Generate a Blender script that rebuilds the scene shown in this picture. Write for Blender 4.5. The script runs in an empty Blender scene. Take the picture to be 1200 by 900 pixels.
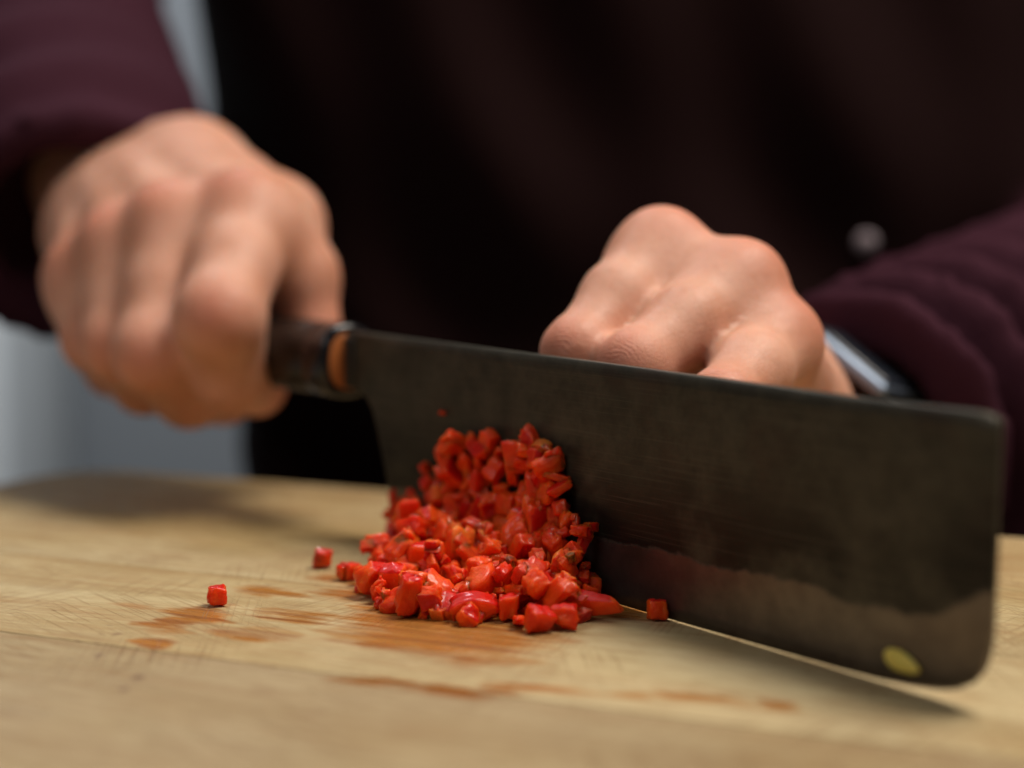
import bpy, bmesh, math, random
import numpy as np
from mathutils import Vector, Matrix, noise

random.seed(7); np.random.seed(7)
S = bpy.context.scene
COL = S.collection
R = math.radians

# ------------------------------------------------------------------ camera
CAM_H = 0.076                       # metres above the board top (z = 0)
FPX, CU, CV = 1900.0, 600.0, 450.0  # focal length and centre in photo pixels
PITCH = math.atan(190 / FPX)
cam_d = bpy.data.cameras.new('camera')
cam = bpy.data.objects.new('camera', cam_d); COL.objects.link(cam)
cam.location = (0, 0, CAM_H); cam.rotation_euler = (R(90) - PITCH, 0, 0)
cam_d.sensor_width = 36.0; cam_d.lens = FPX / 1200 * 36
cam_d.clip_start = 0.01; cam_d.clip_end = 50
cam_d.dof.use_dof = True; cam_d.dof.focus_distance = 0.318; cam_d.dof.aperture_fstop = 5.6
cam_d.dof.aperture_blades = 0
S.camera = cam

# ------------------------------------------------------------------ world and lamps
W = bpy.data.worlds.new('World'); S.world = W; W.use_nodes = True
bg = W.node_tree.nodes['Background']
bg.inputs[0].default_value = (0.95, 0.90, 0.86, 1); bg.inputs[1].default_value = 0.07

def area(name, loc, target, size, power, color):
    l = bpy.data.lights.new(name, 'AREA'); l.shape = 'DISK'; l.size = size; l.energy = power; l.color = color
    o = bpy.data.objects.new(name, l); COL.objects.link(o)
    o.location = loc
    o.rotation_euler = (Vector(target) - Vector(loc)).to_track_quat('-Z', 'Y').to_euler()
    return o
area('ceiling_lamp', (0.330, 0.360, 0.80), (0.02, 0.34, 0), 0.42, 8.3, (1.0, 0.91, 0.79))
area('window_light', (-0.55, -0.35, 0.75), (-0.02, 0.38, 0.04), 0.55, 2.25, (1.0, 0.96, 0.94))
area('room_light', (-0.25, 1.15, 1.2), (-0.45, 2.0, 0.0), 0.5, 20.0, (0.92, 0.96, 1.0))

S.view_settings.view_transform = 'Standard'; S.view_settings.look = 'None'
S.view_settings.exposure = 0.0; S.view_settings.gamma = 1.0
S.view_settings.use_curve_mapping = False
S.cycles.use_denoising = True
S.cycles.max_bounces = 8
S.cycles.sample_clamp_indirect = 6.0

# ------------------------------------------------------------------ helpers
def ray(u, v):
    c, s = math.cos(PITCH), math.sin(PITCH)
    a, b = (u - CU) / FPX, (v - CV) / FPX
    return Vector((a, c - b * s, -s - b * c))
CAM = Vector((0, 0, CAM_H))
def G(u, v, z=0.0):
    r = ray(u, v); return CAM + r * ((z - CAM_H) / r.z)
def At(u, v, y):
    r = ray(u, v); return CAM + r * (y / r.y)

def tag(o, label=None, cat=None, group=None, kind=None):
    if label: o['label'] = label
    if cat: o['category'] = cat
    if group: o['group'] = group
    if kind: o['kind'] = kind
    return o
def link(name, me, mat=None, parent=None):
    o = bpy.data.objects.new(name, me); COL.objects.link(o)
    if mat is not None:
        for m in (mat if isinstance(mat, (list, tuple)) else [mat]): me.materials.append(m)
    if parent is not None: o.parent = parent
    return o
def empty(name, loc=(0, 0, 0), rz=0.0):
    o = bpy.data.objects.new(name, None); COL.objects.link(o)
    o.location = loc; o.rotation_euler = (0, 0, rz); o.empty_display_size = 0.02
    return o
def bm_mesh(name, bm, smooth=True):
    me = bpy.data.meshes.new(name)
    bmesh.ops.recalc_face_normals(bm, faces=bm.faces)
    bm.to_mesh(me); bm.free()
    if smooth: me.polygons.foreach_set('use_smooth', [True] * len(me.polygons))
    return me
def box_bm(x0, x1, y0, y1, z0, z1, bev=0.0, seg=2):
    bm = bmesh.new(); bmesh.ops.create_cube(bm, size=1.0)
    for v in bm.verts:
        v.co = Vector(((x0 + x1) / 2 + v.co.x * (x1 - x0), (y0 + y1) / 2 + v.co.y * (y1 - y0), (z0 + z1) / 2 + v.co.z * (z1 - z0)))
    if bev: bmesh.ops.bevel(bm, geom=bm.edges[:], offset=bev, segments=seg, profile=0.5, affect='EDGES')
    return bm

class NT:
    """small node-tree writer"""
    def __init__(s, name):
        s.m = bpy.data.materials.new(name); s.m.use_nodes = True
        s.t = s.m.node_tree; s.t.nodes.clear()
        s.out = s.t.nodes.new('ShaderNodeOutputMaterial'); s.b = s.t.nodes.new('ShaderNodeBsdfPrincipled')
        s.t.links.new(s.b.outputs[0], s.out.inputs[0])
    def n(s, typ, inputs=None, **kw):
        nd = s.t.nodes.new(typ)
        for k, v in kw.items(): setattr(nd, k, v)
        for k, v in (inputs or {}).items(): s.set(nd.inputs[k], v)
        return nd
    def set(s, sock, v):
        if isinstance(v, bpy.types.NodeSocket): s.t.links.new(v, sock)
        else: sock.default_value = v
    def p(s, **kw):
        for k, v in kw.items(): s.set(s.b.inputs[k.replace('_', ' ')], v)
    def math(s, op, a, b=0.0, c=None, clamp=False):
        nd = s.n('ShaderNodeMath', operation=op, use_clamp=clamp); s.set(nd.inputs[0], a); s.set(nd.inputs[1], b)
        if c is not None: s.set(nd.inputs[2], c)
        return nd.outputs[0]
    def vm(s, op, a, b=(0, 0, 0)):
        nd = s.n('ShaderNodeVectorMath', operation=op); s.set(nd.inputs[0], a); s.set(nd.inputs[1], b)
        return nd.outputs['Value'] if op in ('LENGTH', 'DOT_PRODUCT', 'DISTANCE') else nd.outputs[0]
    def noise(s, vec, scale=5.0, detail=3.0, rough=0.5, dist=0.0):
        nd = s.n('ShaderNodeTexNoise', {'Vector': vec, 'Scale': scale, 'Detail': detail, 'Roughness': rough, 'Distortion': dist})
        return nd.outputs['Fac']
    def noisec(s, vec, scale=5.0, detail=2.0):
        return s.n('ShaderNodeTexNoise', {'Vector': vec, 'Scale': scale, 'Detail': detail}).outputs['Color']
    def mr(s, v, a, b, c=0.0, d=1.0, smooth=True):
        nd = s.n('ShaderNodeMapRange', interpolation_type='SMOOTHSTEP' if smooth else 'LINEAR')
        for i, x in enumerate((v, a, b, c, d)): s.set(nd.inputs[i], x)
        return nd.outputs[0]
    def mix(s, f, a, b, blend='MIX'):
        nd = s.n('ShaderNodeMix', data_type='RGBA', blend_type=blend)
        s.set(nd.inputs[0], f); s.set(nd.inputs[6], a); s.set(nd.inputs[7], b)
        return nd.outputs[2]
    def bump(s, h, strength=0.3, dist=0.001, normal=None):
        nd = s.n('ShaderNodeBump', {'Height': h, 'Strength': strength, 'Distance': dist})
        if normal is not None: s.set(nd.inputs['Normal'], normal)
        return nd.outputs[0]
    def mapv(s, vec, scale=(1, 1, 1), rot=(0, 0, 0), loc=(0, 0, 0)):
        return s.n('ShaderNodeMapping', {'Vector': vec, 'Scale': scale, 'Rotation': rot, 'Location': loc}).outputs[0]
def rgb(*c): return (c[0], c[1], c[2], 1.0)

def simple(name, col, rough=0.5, var=0.12, scale=60.0, metallic=0.0, bump=0.1, **kw):
    t = NT(name); co = t.n('ShaderNodeTexCoord').outputs['Object']
    nz = t.noise(co, scale, 4.0, 0.6)
    t.p(Base_Color=t.mix(nz, rgb(*[x * (1 - var) for x in col]), rgb(*[min(1, x * (1 + var)) for x in col])), Roughness=rough, Metallic=metallic)
    if bump: t.p(Normal=t.bump(t.noise(co, scale * 8, 2.0), bump, 0.0004))
    if kw: t.p(**kw)
    return t.m

# ------------------------------------------------------------------ room behind the cook
wall_m = simple('grey_paint', (0.165, 0.178, 0.192), 0.7, 0.06, 3.0)
white_m = simple('white_paint', (0.82, 0.86, 0.88), 0.45, 0.04, 2.0)
counter_m = simple('counter_stone', (0.16, 0.15, 0.14), 0.35, 0.3, 40.0)
o = link('wall', bm_mesh('wall', box_bm(-2.2, 2.2, 2.0, 2.1, -1.0, 1.8), False), wall_m); tag(o, kind='structure')
o = link('door_frame', bm_mesh('door_frame', box_bm(-1.30, -0.538, 1.70, 1.96, -1.0, 1.8, 0.008), True), white_m); tag(o, kind='structure')
o = link('countertop', bm_mesh('countertop', box_bm(-0.9, 0.9, -0.12, 0.535, -0.070, -0.0305, 0.004), False), counter_m); tag(o, kind='structure')

# ------------------------------------------------------------------ cutting board: planks run along local X
BA = math.atan2(0.400, -0.916)            # direction of the planks in the board plane
BD = Vector((math.cos(BA), math.sin(BA), 0)); BN = Vector((0.400, 0.916, 0)).normalized()
board = empty('cutting_board', (0, 0, -0.030), math.atan2(BN.y, BN.x) - R(90))   # local Y = BN, local X = -BD
tag(board, 'worn pale wooden cutting board of glued planks, stained with orange pepper juice', 'cutting board')
def board_xy(p):                            # world point -> board local
    return (-(p.x * BD.x + p.y * BD.y), p.x * BN.x + p.y * BN.y)
# stains: photo centre, half extents in pixels, strength, hue (0 juice orange, 1 brown, 2 dark red)
STAINS = [(222, 724, 44, 20, 1.0, 0), (180, 752, 30, 8, 1.0, 0), (315, 693, 56, 7, .95, 0), (362, 648, 26, 9, .6, 1), (190, 655, 20, 9, .35, 1),
          (305, 637, 14, 5, .5, 1), (520, 745, 155, 27, 1.0, 0), (470, 722, 80, 18, .9, 0), (455, 756, 40, 9, .8, 0), (560, 770, 80, 13, .7, 0), (440, 798, 70, 8, .95, 0), (520, 808, 60, 7, .95, 0), (640, 808, 90, 5, .7, 0),
          (590, 810, 30, 7, .6, 0), (740, 815, 46, 6, .6, 0), (905, 828, 30, 7, .8, 0), (820, 820, 80, 5, .75, 0), (560, 712, 135, 36, .95, 0), (430, 690, 50, 20, .8, 0), (720, 716, 60, 14, .8, 0), (660, 806, 16, 3, .5, 0),
          (300, 742, 60, 12, .5, 0), (350, 722, 60, 9, .7, 0), (162, 793, 8, 3, .9, 2), (145, 807, 7, 3, .8, 2), (116, 767, 7, 2, .8, 2), (137, 743, 7, 2, .6, 2),
          (375, 838, 18, 6, .6, 1), (300, 808, 24, 5, .4, 1), (60, 690, 40, 4, .4, 1), (170, 712, 60, 4, .45, 0), (400, 675, 30, 12, .6, 0), (90, 745, 40, 4, .4, 1), (30, 835, 30, 6, .4, 1)]

def wood_material():
    t = NT('board_wood')
    tc = t.n('ShaderNodeTexCoord'); tc.object = board
    P = tc.outputs['Object']
    rnd = t.n('ShaderNodeObjectInfo').outputs['Random']
    off = t.n('ShaderNodeCombineXYZ', {'X': t.math('MULTIPLY', rnd, 3.1), 'Y': t.math('MULTIPLY', rnd, 7.7), 'Z': 0.0}).outputs[0]
    Q = t.vm('ADD', P, off)
    warp = t.vm('SCALE', t.vm('SUBTRACT', t.noisec(Q, 9.0, 2.0), (.5, .5, .5)))
    warp.node.inputs['Scale'].default_value = 0.02
    Qw = t.vm('ADD', Q, warp)
    g1 = t.noise(t.mapv(Qw, (4, 60, 20)), 1.0, 5.0, 0.6)          # broad figure
    g2 = t.noise(t.mapv(Qw, (14, 480, 80)), 1.0, 4.0, 0.65)       # fine grain
    g3 = t.noise(t.mapv(Q, (60, 1900, 300)), 1.0, 2.0, 0.6)       # pores
    big = t.noise(Q, 14.0, 3.0)
    c = t.mix(t.mr(g1, .3, .7), rgb(.39, .275, .125), rgb(.53, .425, .24))
    c = t.mix(t.math('MULTIPLY', t.mr(g2, .42, .72), .55), c, rgb(.36, .215, .095))
    c = t.mix(t.math('MULTIPLY', t.mr(g3, .54, .64), .42), c, rgb(.25, .14, .06))
    c = t.mix(t.math('MULTIPLY', t.mr(big, .45, .7), .45), c, rgb(.60, .50, .33))
    oldj = t.mr(t.noise(t.mapv(Qw, (16, 110, 1), (0, 0, 0), (4, 2, 0)), 1.0, 5.0, .65), .52, .70)
    c = t.mix(t.math('MULTIPLY', oldj, .38), c, rgb(.36, .19, .07))
    # knife scratches in several directions
    scr = None
    for k, a in enumerate((62, 84, 28, 108, 8)):
        sc = t.noise(t.mapv(t.mapv(P, (1, 1, 1), (0, 0, R(a))), (30, 1500, 1), (0, 0, 0), (k * 3.3, k * 1.7, 0)), 1.0, 2.0, 0.5)
        m = t.mr(sc, .565, .62)
        gate = t.mr(t.noise(t.vm('ADD', P, (k * 2.0, 1.0, 0)), 24.0, 1.0),   .48, .64)
        m = t.math('MULTIPLY', m, gate)
        scr = m if scr is None else t.math('MAXIMUM', scr, m)
    c = t.mix(t.math('MULTIPLY', scr, .55), c, rgb(.30, .18, .08))
    fib = t.noise(t.mapv(Qw, (120, 420, 60)), 1.0, 5.0, .7)
    c = t.mix(t.math('MULTIPLY', t.mr(fib, .50, .68), .40), c, rgb(.33, .20, .085))
    c = t.mix(t.math('MULTIPLY', t.mr(fib, .46, .32), .30), c, rgb(.68, .57, .37))
    pits = t.n('ShaderNodeTexVoronoi', {'Vector': t.mapv(P, (150, 420, 1)), 'Scale': 1.0, 'Randomness': 1.0}).outputs['Distance']
    pit = t.math('MULTIPLY', t.mr(pits, .16, .07), t.mr(t.noise(P, 31.0, 2.0), .50, .62))
    c = t.mix(t.math('MULTIPLY', pit, .7), c, rgb(.16, .075, .03))
    # stains
    masks = {0: None, 1: None, 2: None}
    wob = t.vm('SCALE', t.vm('SUBTRACT', t.noisec(t.mapv(P, (60, 170, 1)), 1.0, 4.0), (.5, .5, .5))); wob.node.inputs['Scale'].default_value = 0.017
    wob = t.vm('MULTIPLY', wob, (1.2, .45, 0))
    PW = t.vm('ADD', P, wob)
    for (u, v, du, dv, st, hue) in STAINS:
        g = G(u, v); bx, by = board_xy(g)
        a = du * g.y / FPX; b = dv * g.y * g.y / (CAM_H * FPX) * .95
        q = t.vm('MULTIPLY', t.vm('SUBTRACT', PW if hue < 2 else P, (bx, by, 0)), (1 / a, 1 / b, 0))
        m = t.math('MULTIPLY', t.mr(t.vm('LENGTH', q), 1.35, .25), st)
        masks[hue] = m if masks[hue] is None else t.math('MAXIMUM', masks[hue], m)
    streak = t.noise(t.mapv(P, (26, 620, 1)), 1.0, 4.0, 0.65)
    blot = t.noise(t.mapv(P, (90, 330, 1)), 1.0, 4.0, 0.65)
    raw = t.math('ADD', masks[0], t.math('ADD', t.math('MULTIPLY', t.math('SUBTRACT', streak, .5), 1.5), t.math('MULTIPLY', t.math('SUBTRACT', blot, .5), 1.3)))
    juice = t.math('MULTIPLY', t.mr(raw, .0, .80, smooth=False), t.mr(masks[0], .03, .32))
    c = t.mix(t.math('MULTIPLY', juice, .92), c, t.mix(t.mr(t.math('ADD', t.math('MULTIPLY', g2, .9), t.math('MULTIPLY', streak, .5)), .50, .90), rgb(.47, .195, .040), rgb(.26, .080, .010)))
    c = t.mix(t.math('MULTIPLY', masks[1], .6), c, rgb(.24, .12, .05))
    c = t.mix(t.math('MULTIPLY', masks[2], .8), c, rgb(.10, .018, .012))
    c = t.mix(1.0, c, t.n('ShaderNodeObjectInfo').outputs['Color'], 'MULTIPLY')
    wet = t.math('MAXIMUM', juice, 0.0)
    t.p(Base_Color=c, Roughness=t.math('SUBTRACT', t.mr(g2, .3, .7, .52, .68), t.math('MULTIPLY', wet, .34)))
    t.b.inputs['Specular IOR Level'].default_value = 0.35
    h = t.math('SUBTRACT', t.math('ADD', t.math('MULTIPLY', g2, .5), t.math('MULTIPLY', g1, .3)), t.math('MULTIPLY', scr, .55))
    t.p(Normal=t.bump(h, 0.5, 0.0008))
    return t.m
wood = wood_material()
LX0, LX1 = -0.326, 0.165                   # plank ends in board local X
GAP = [.0001, .00006, .00005, .00002, .00002, .0001]
SEAMS = [0.118, 0.176, 0.2335, 0.291, 0.349, 0.4065]
for i in range(5):
    y0, y1 = SEAMS[i], SEAMS[i + 1]
    dz = [0, -.00012, 0, 0.00004, 0][i]
    bm = box_bm(LX0, LX1, y0 + GAP[i], y1 - GAP[i + 1], 0, 0.030 + dz)
    ed = []
    big = []
    for e in bm.edges:
        m = (e.verts[0].co + e.verts[1].co) / 2
        vert = abs(e.verts[0].co.z - e.verts[1].co.z) > .01
        outer = (i == 4 and abs(m.y - y1) < .001) or (i == 0 and abs(m.y - y0) < .001)
        if vert and outer: big.append(e)
    if big: bmesh.ops.bevel(bm, geom=big, offset=0.022, segments=8, profile=0.5, affect='EDGES')
    top = []
    for e in bm.edges:
        a, b = e.verts[0].co, e.verts[1].co
        if abs(a.z - b.z) < 1e-5 and len(e.link_faces) == 2 and min(f.normal.dot(Vector((0, 0, 1))) for f in e.link_faces) < .5 and a.z > .01:
            m = (a + b) / 2
            inner = (abs(m.y - (y1 - GAP[i + 1])) < 1e-4 and i < 4 and abs(a.x - b.x) > .1) or (abs(m.y - (y0 + GAP[i])) < 1e-4 and i > 0 and abs(a.x - b.x) > .1)
            if not inner: top.append(e)
    bm.normal_update()
    bmesh.ops.bevel(bm, geom=top, offset=0.0032, segments=4, profile=0.5, affect='EDGES')
    pl = link('plank', bm_mesh('plank', bm, False), wood, board)
    pl.color = [(.80, .77, .70, 1), (.75, .70, .64, 1), (.97, .95, .86, 1), (.94, .92, .83, 1), (.93, .88, .80, 1)][i]

# ------------------------------------------------------------------ knife
E0, E1 = G(478, 637), G(1000, 790)
KD = (E1 - E0).normalized(); KN = Vector((KD.y, -KD.x, 0))     # KN faces the camera side
if KN.dot(CAM - E0) < 0: KN = -KN
def PB(u, v):
    r = ray(u, v); k = (E0 - CAM).dot(KN) / r.dot(KN); p = CAM + r * k
    return (p - E0).dot(KD), p.z
def blade_pt(u, v, off=0.0):                # world point on the near face of the blade
    s_, z_ = PB(u, v); return E0 + KD * s_ + Vector((0, 0, z_)) + KN * off
knife = empty('kitchen_knife', E0, math.atan2(KD.y, KD.x))   # local X along the edge, local Y = far side
tag(knife, 'dark rectangular vegetable knife with a black handle, edge down on the board', 'knife')

bot = [PB(*p) for p in [(413, 453), (424, 457), (434, 466), (441, 480), (446, 502), (453, 540), (460, 580), (467, 612), (473, 630)]]
bot += [(0.0025, 0.0003)] + [(x, 0.0003) for x in np.linspace(.006, PB(985, 786)[0], 14)]
bot += [PB(*p) for p in [(1035, 797), (1070, 804), (1100, 808), (1122, 808), (1142, 800), (1154, 786), (1160, 768), (1163, 745)]]
top = [PB(*p) for p in [(413, 388), (700, 424), (1000, 465), (1140, 481), (1160, 484), (1166, 490)]]
for k in range(1, len(bot)):
    if bot[k][0] <= bot[k - 1][0]: bot[k] = (bot[k - 1][0] + 2e-5, bot[k][1])
s0, s1 = bot[0][0], bot[-1][0]
bs, bt = np.array(bot).T; ts, tt = np.array(top).T
cols = sorted(set(list(bs) + list(np.linspace(s0, s1, 60)) + [s1 - .0004, s1 - .0012, s1 - .0002]))
NR = 18
def half_t(z):
    if z < .013: return .00006 + (z / .013) * .00072
    return .00078 + min(1, (z - .013) / .035) * .00050
bm = bmesh.new(); F, B = [], []
for s_ in cols:
    b = float(np.interp(s_, bs, bt)); tp = float(np.interp(s_, ts, tt))
    f_, b_ = [], []
    for k in range(NR + 1):
        z = b + (tp - b) * k / NR
        h = half_t(z)
        wv = 0.00006 * noise.noise(Vector((s_ * 120, z * 120, 3)))          # hammered surface
        edge = 1.0
        f_.append(bm.verts.new((s_, -(h + wv) * edge, z))); b_.append(bm.verts.new((s_, h * edge, z)))
    F.append(f_); B.append(b_)
for i in range(len(cols) - 1):
    for k in range(NR):
        bm.faces.new((F[i][k], F[i + 1][k], F[i + 1][k + 1], F[i][k + 1]))
        bm.faces.new((B[i][k], B[i][k + 1], B[i + 1][k + 1], B[i + 1][k]))
    bm.faces.new((F[i][NR], F[i + 1][NR], B[i + 1][NR], B[i][NR]))
    bm.faces.new((F[i][0], B[i][0], B[i + 1][0], F[i + 1][0]))
for k in range(NR):
    bm.faces.new((F[0][k], F[0][k + 1], B[0][k + 1], B[0][k]))
    bm.faces.new((F[-1][k], B[-1][k], B[-1][k + 1], F[-1][k + 1]))
blade_me = bm_mesh('blade', bm, True)

def blade_material():
    t = NT('blade_steel')
    P = t.n('ShaderNodeTexCoord').outputs['Object']
    sx = t.n('ShaderNodeSeparateXYZ', {0: P}); X, Z = sx.outputs[0], sx.outputs[2]
    w1 = t.noise(P, 60.0, 5.0, 0.65); w2 = t.noise(P, 420.0, 3.0, 0.6)
    wav = t.math('ADD', t.math('MULTIPLY', t.math('SUBTRACT', w1, .5), .0065), t.math('MULTIPLY', t.math('SUBTRACT', w2, .5), .0016))
    endup = t.math('MULTIPLY', t.mr(X, s1 - .012, s1, 0, 1), .006)
    hz = t.math('SUBTRACT', t.math('ADD', Z, wav), endup)
    bev = t.mr(hz, .0136, .0124)                       # polished cutting bevel below the forge skin
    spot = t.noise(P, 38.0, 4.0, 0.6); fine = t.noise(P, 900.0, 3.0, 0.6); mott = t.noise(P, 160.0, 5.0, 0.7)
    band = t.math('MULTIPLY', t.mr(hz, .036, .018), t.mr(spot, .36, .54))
    up = t.mix(t.mr(mott, .3, .7), rgb(.030, .027, .018), rgb(.060, .052, .036))
    up = t.mix(t.math('MULTIPLY', t.mr(spot, .5, .66), .5), up, rgb(.045, .026, .018))
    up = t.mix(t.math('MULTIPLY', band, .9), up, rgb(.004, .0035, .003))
    grind = t.noise(t.mapv(P, (26, 1, 2200)), 1.0, 3.0, .6)
    up = t.mix(t.math('MULTIPLY', t.mr(grind, .52, .66), .35), up, rgb(.085, .075, .055))
    lo = t.mix(t.mr(mott, .3, .7), rgb(.125, .106, .094), rgb(.175, .152, .134))
    lo = t.mix(t.math('MULTIPLY', t.mr(spot, .52, .7), .4), lo, rgb(.12, .085, .065))
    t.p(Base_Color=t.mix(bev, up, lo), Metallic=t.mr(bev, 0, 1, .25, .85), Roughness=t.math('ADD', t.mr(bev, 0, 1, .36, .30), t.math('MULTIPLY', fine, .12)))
    t.b.inputs['Specular IOR Level'].default_value = .35
    brush = t.noise(t.mapv(P, (30, 1, 2600)), 1.0, 2.0)
    t.p(Normal=t.bump(t.math('ADD', t.math('MULTIPLY', mott, .6), t.math('MULTIPLY', brush, .25)), .25, .0003))
    return t.m
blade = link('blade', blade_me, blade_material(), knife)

lacquer = simple('dark_handle_wood', (0.008, 0.0055, 0.0045), 0.24, 0.4, 300.0, bump=0.15)
horn = simple('black_horn', (0.006, 0.006, 0.008), 0.20, 0.3, 120.0, bump=0.05)
copper = simple('orange_handle_core', (0.40, 0.125, 0.03), 0.45, 0.25, 300.0, bump=0.2)
tang_m = simple('dark_tang_steel', (0.03, 0.03, 0.026), 0.4, 0.3, 200.0, metallic=0.5)
HZ = (PB(413, 388)[1] + PB(413, 453)[1]) / 2 - 0.0006
HX = s0 - 0.0005
def oct_ring(hw, hh, ch):
    out = []
    for k in range(20):
        a = 2 * math.pi * k / 20; c_, s_ = math.cos(a), math.sin(a)
        p = (abs(c_) ** 2.6 + abs(s_) ** 2.6) ** (-1 / 2.6)
        out.append((hw * c_ * p, hh * s_ * p))
    return out
def loft_bm(stations, bev=0.0):
    """stations: (x, half width, half height, chamfer)"""
    bm = bmesh.new(); rings = []
    for (x, hw, hh, ch) in stations: rings.append([bm.verts.new((HX + x, a, HZ + b)) for a, b in oct_ring(hw, hh, ch)])
    for r0, r1 in zip(rings, rings[1:]):
        for k in range(20): bm.faces.new((r0[k], r0[(k + 1) % 20], r1[(k + 1) % 20], r1[k]))
    bm.faces.new(rings[0]); bm.faces.new(rings[-1][::-1])
    bmesh.ops.recalc_face_normals(bm, faces=bm.faces)
    if bev: bmesh.ops.bevel(bm, geom=[e for e in bm.edges if abs(e.verts[0].co.x - e.verts[1].co.x) < 1e-6], offset=bev, segments=3, profile=.5, affect='EDGES')
    return bm
link('handle', bm_mesh('handle', loft_bm([(-.1255, .0088, .0104, .0042), (-.07, .0085, .0100, .0041), (-.0105, .0080, .0090, .0040)], .0007)), lacquer, knife)
link('ferrule', bm_mesh('ferrule', loft_bm([(-.0107, .0083, .0094, .0042), (-.0012, .0082, .0093, .0042), (-.0004, .0074, .0085, .0040)], .0004)), horn, knife)
link('ferrule_face', bm_mesh('ferrule_face', loft_bm([(-.0030, .0062, .0072, .0034), (.0001, .0060, .0070, .0034)], .0002)), copper, knife)
link('tang', bm_mesh('tang', box_bm(HX - .004, HX + .0042, -.0021, .0021, HZ - .0064, HZ + .0060, .0005)), tang_m, knife)

# ------------------------------------------------------------------ signed-distance sculpting
def axis(parts):
    out = []
    for a, b, st in parts:
        n_ = max(2, int(round((b - a) / st)) + 1); seg = np.linspace(a, b, n_)
        out += list(seg if not out else seg[1:])
    return np.array(out, np.float32)
class Field:
    def __init__(s, xs, ys, zs):
        s.ax = (xs, ys, zs); s.F = np.full((len(xs), len(ys), len(zs)), 1.0, np.float32)
    def sl(s, lo, hi):
        r = []
        for a, l, h in zip(s.ax, lo, hi):
            i0 = max(0, int(np.searchsorted(a, l)) - 1); i1 = min(len(a), int(np.searchsorted(a, h)) + 1)
            if i1 <= i0: i1 = i0 + 1
            r.append(slice(i0, i1))
        return tuple(r)
    def pts(s, sl):
        return np.meshgrid(s.ax[0][sl[0]], s.ax[1][sl[1]], s.ax[2][sl[2]], indexing='ij', sparse=True)
def smin(a, b, k):
    if k <= 0: return np.minimum(a, b)
    h = np.clip(.5 + .5 * (b - a) / k, 0, 1)
    return b * (1 - h) + a * h - k * h * (1 - h)
def cone_d(X, Y, Z, a, b, ra, rb, fn=None):
    ab = np.array(b) - np.array(a); L2 = float(ab @ ab) + 1e-12
    px, py, pz = X - a[0], Y - a[1], Z - a[2]
    h = np.clip((px * ab[0] + py * ab[1] + pz * ab[2]) / L2, 0, 1)
    d = np.sqrt((px - h * ab[0]) ** 2 + (py - h * ab[1]) ** 2 + (pz - h * ab[2]) ** 2)
    r = ra + (rb - ra) * h
    if fn is not None: r = r + fn(h, X, Y, Z)
    return d - r
def ell_d(X, Y, Z, c, r, ax=None):
    px, py, pz = X - c[0], Y - c[1], Z - c[2]
    if ax is not None:
        px, py, pz = (px * ax[0][0] + py * ax[0][1] + pz * ax[0][2], px * ax[1][0] + py * ax[1][1] + pz * ax[1][2], px * ax[2][0] + py * ax[2][1] + pz * ax[2][2])
    k0 = np.sqrt((px / r[0]) ** 2 + (py / r[1]) ** 2 + (pz / r[2]) ** 2)
    k1 = np.sqrt((px / r[0] ** 2) ** 2 + (py / r[1] ** 2) ** 2 + (pz / r[2] ** 2) ** 2) + 1e-9
    return k0 * (k0 - 1) / k1
def chain(fld, prims, k, kout, tgt=None):
    """prims: ('c',a,b,ra,rb) or ('e',c,r[,axes]); blended with k, then into tgt with kout"""
    lo, hi = np.full(3, 9.), np.full(3, -9.)
    for p in prims:
        if p[0] == 'c':
            m = max(p[3], p[4]); pts = [p[1], p[2]]
        else: m = max(p[2]); pts = [p[1]]
        for q in pts: lo = np.minimum(lo, np.array(q) - m); hi = np.maximum(hi, np.array(q) + m)
    mg = max(k, kout) + .012
    sl = fld.sl(lo - mg, hi + mg); X, Y, Z = fld.pts(sl)
    d = None
    for p in prims:
        e = cone_d(X, Y, Z, *p[1:5]) if p[0] == 'c' else ell_d(X, Y, Z, *p[1:])
        d = e if d is None else smin(d, e, k)
    T = fld.F if tgt is None else tgt
    T[sl] = smin(T[sl], d.astype(np.float32), kout)
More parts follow.
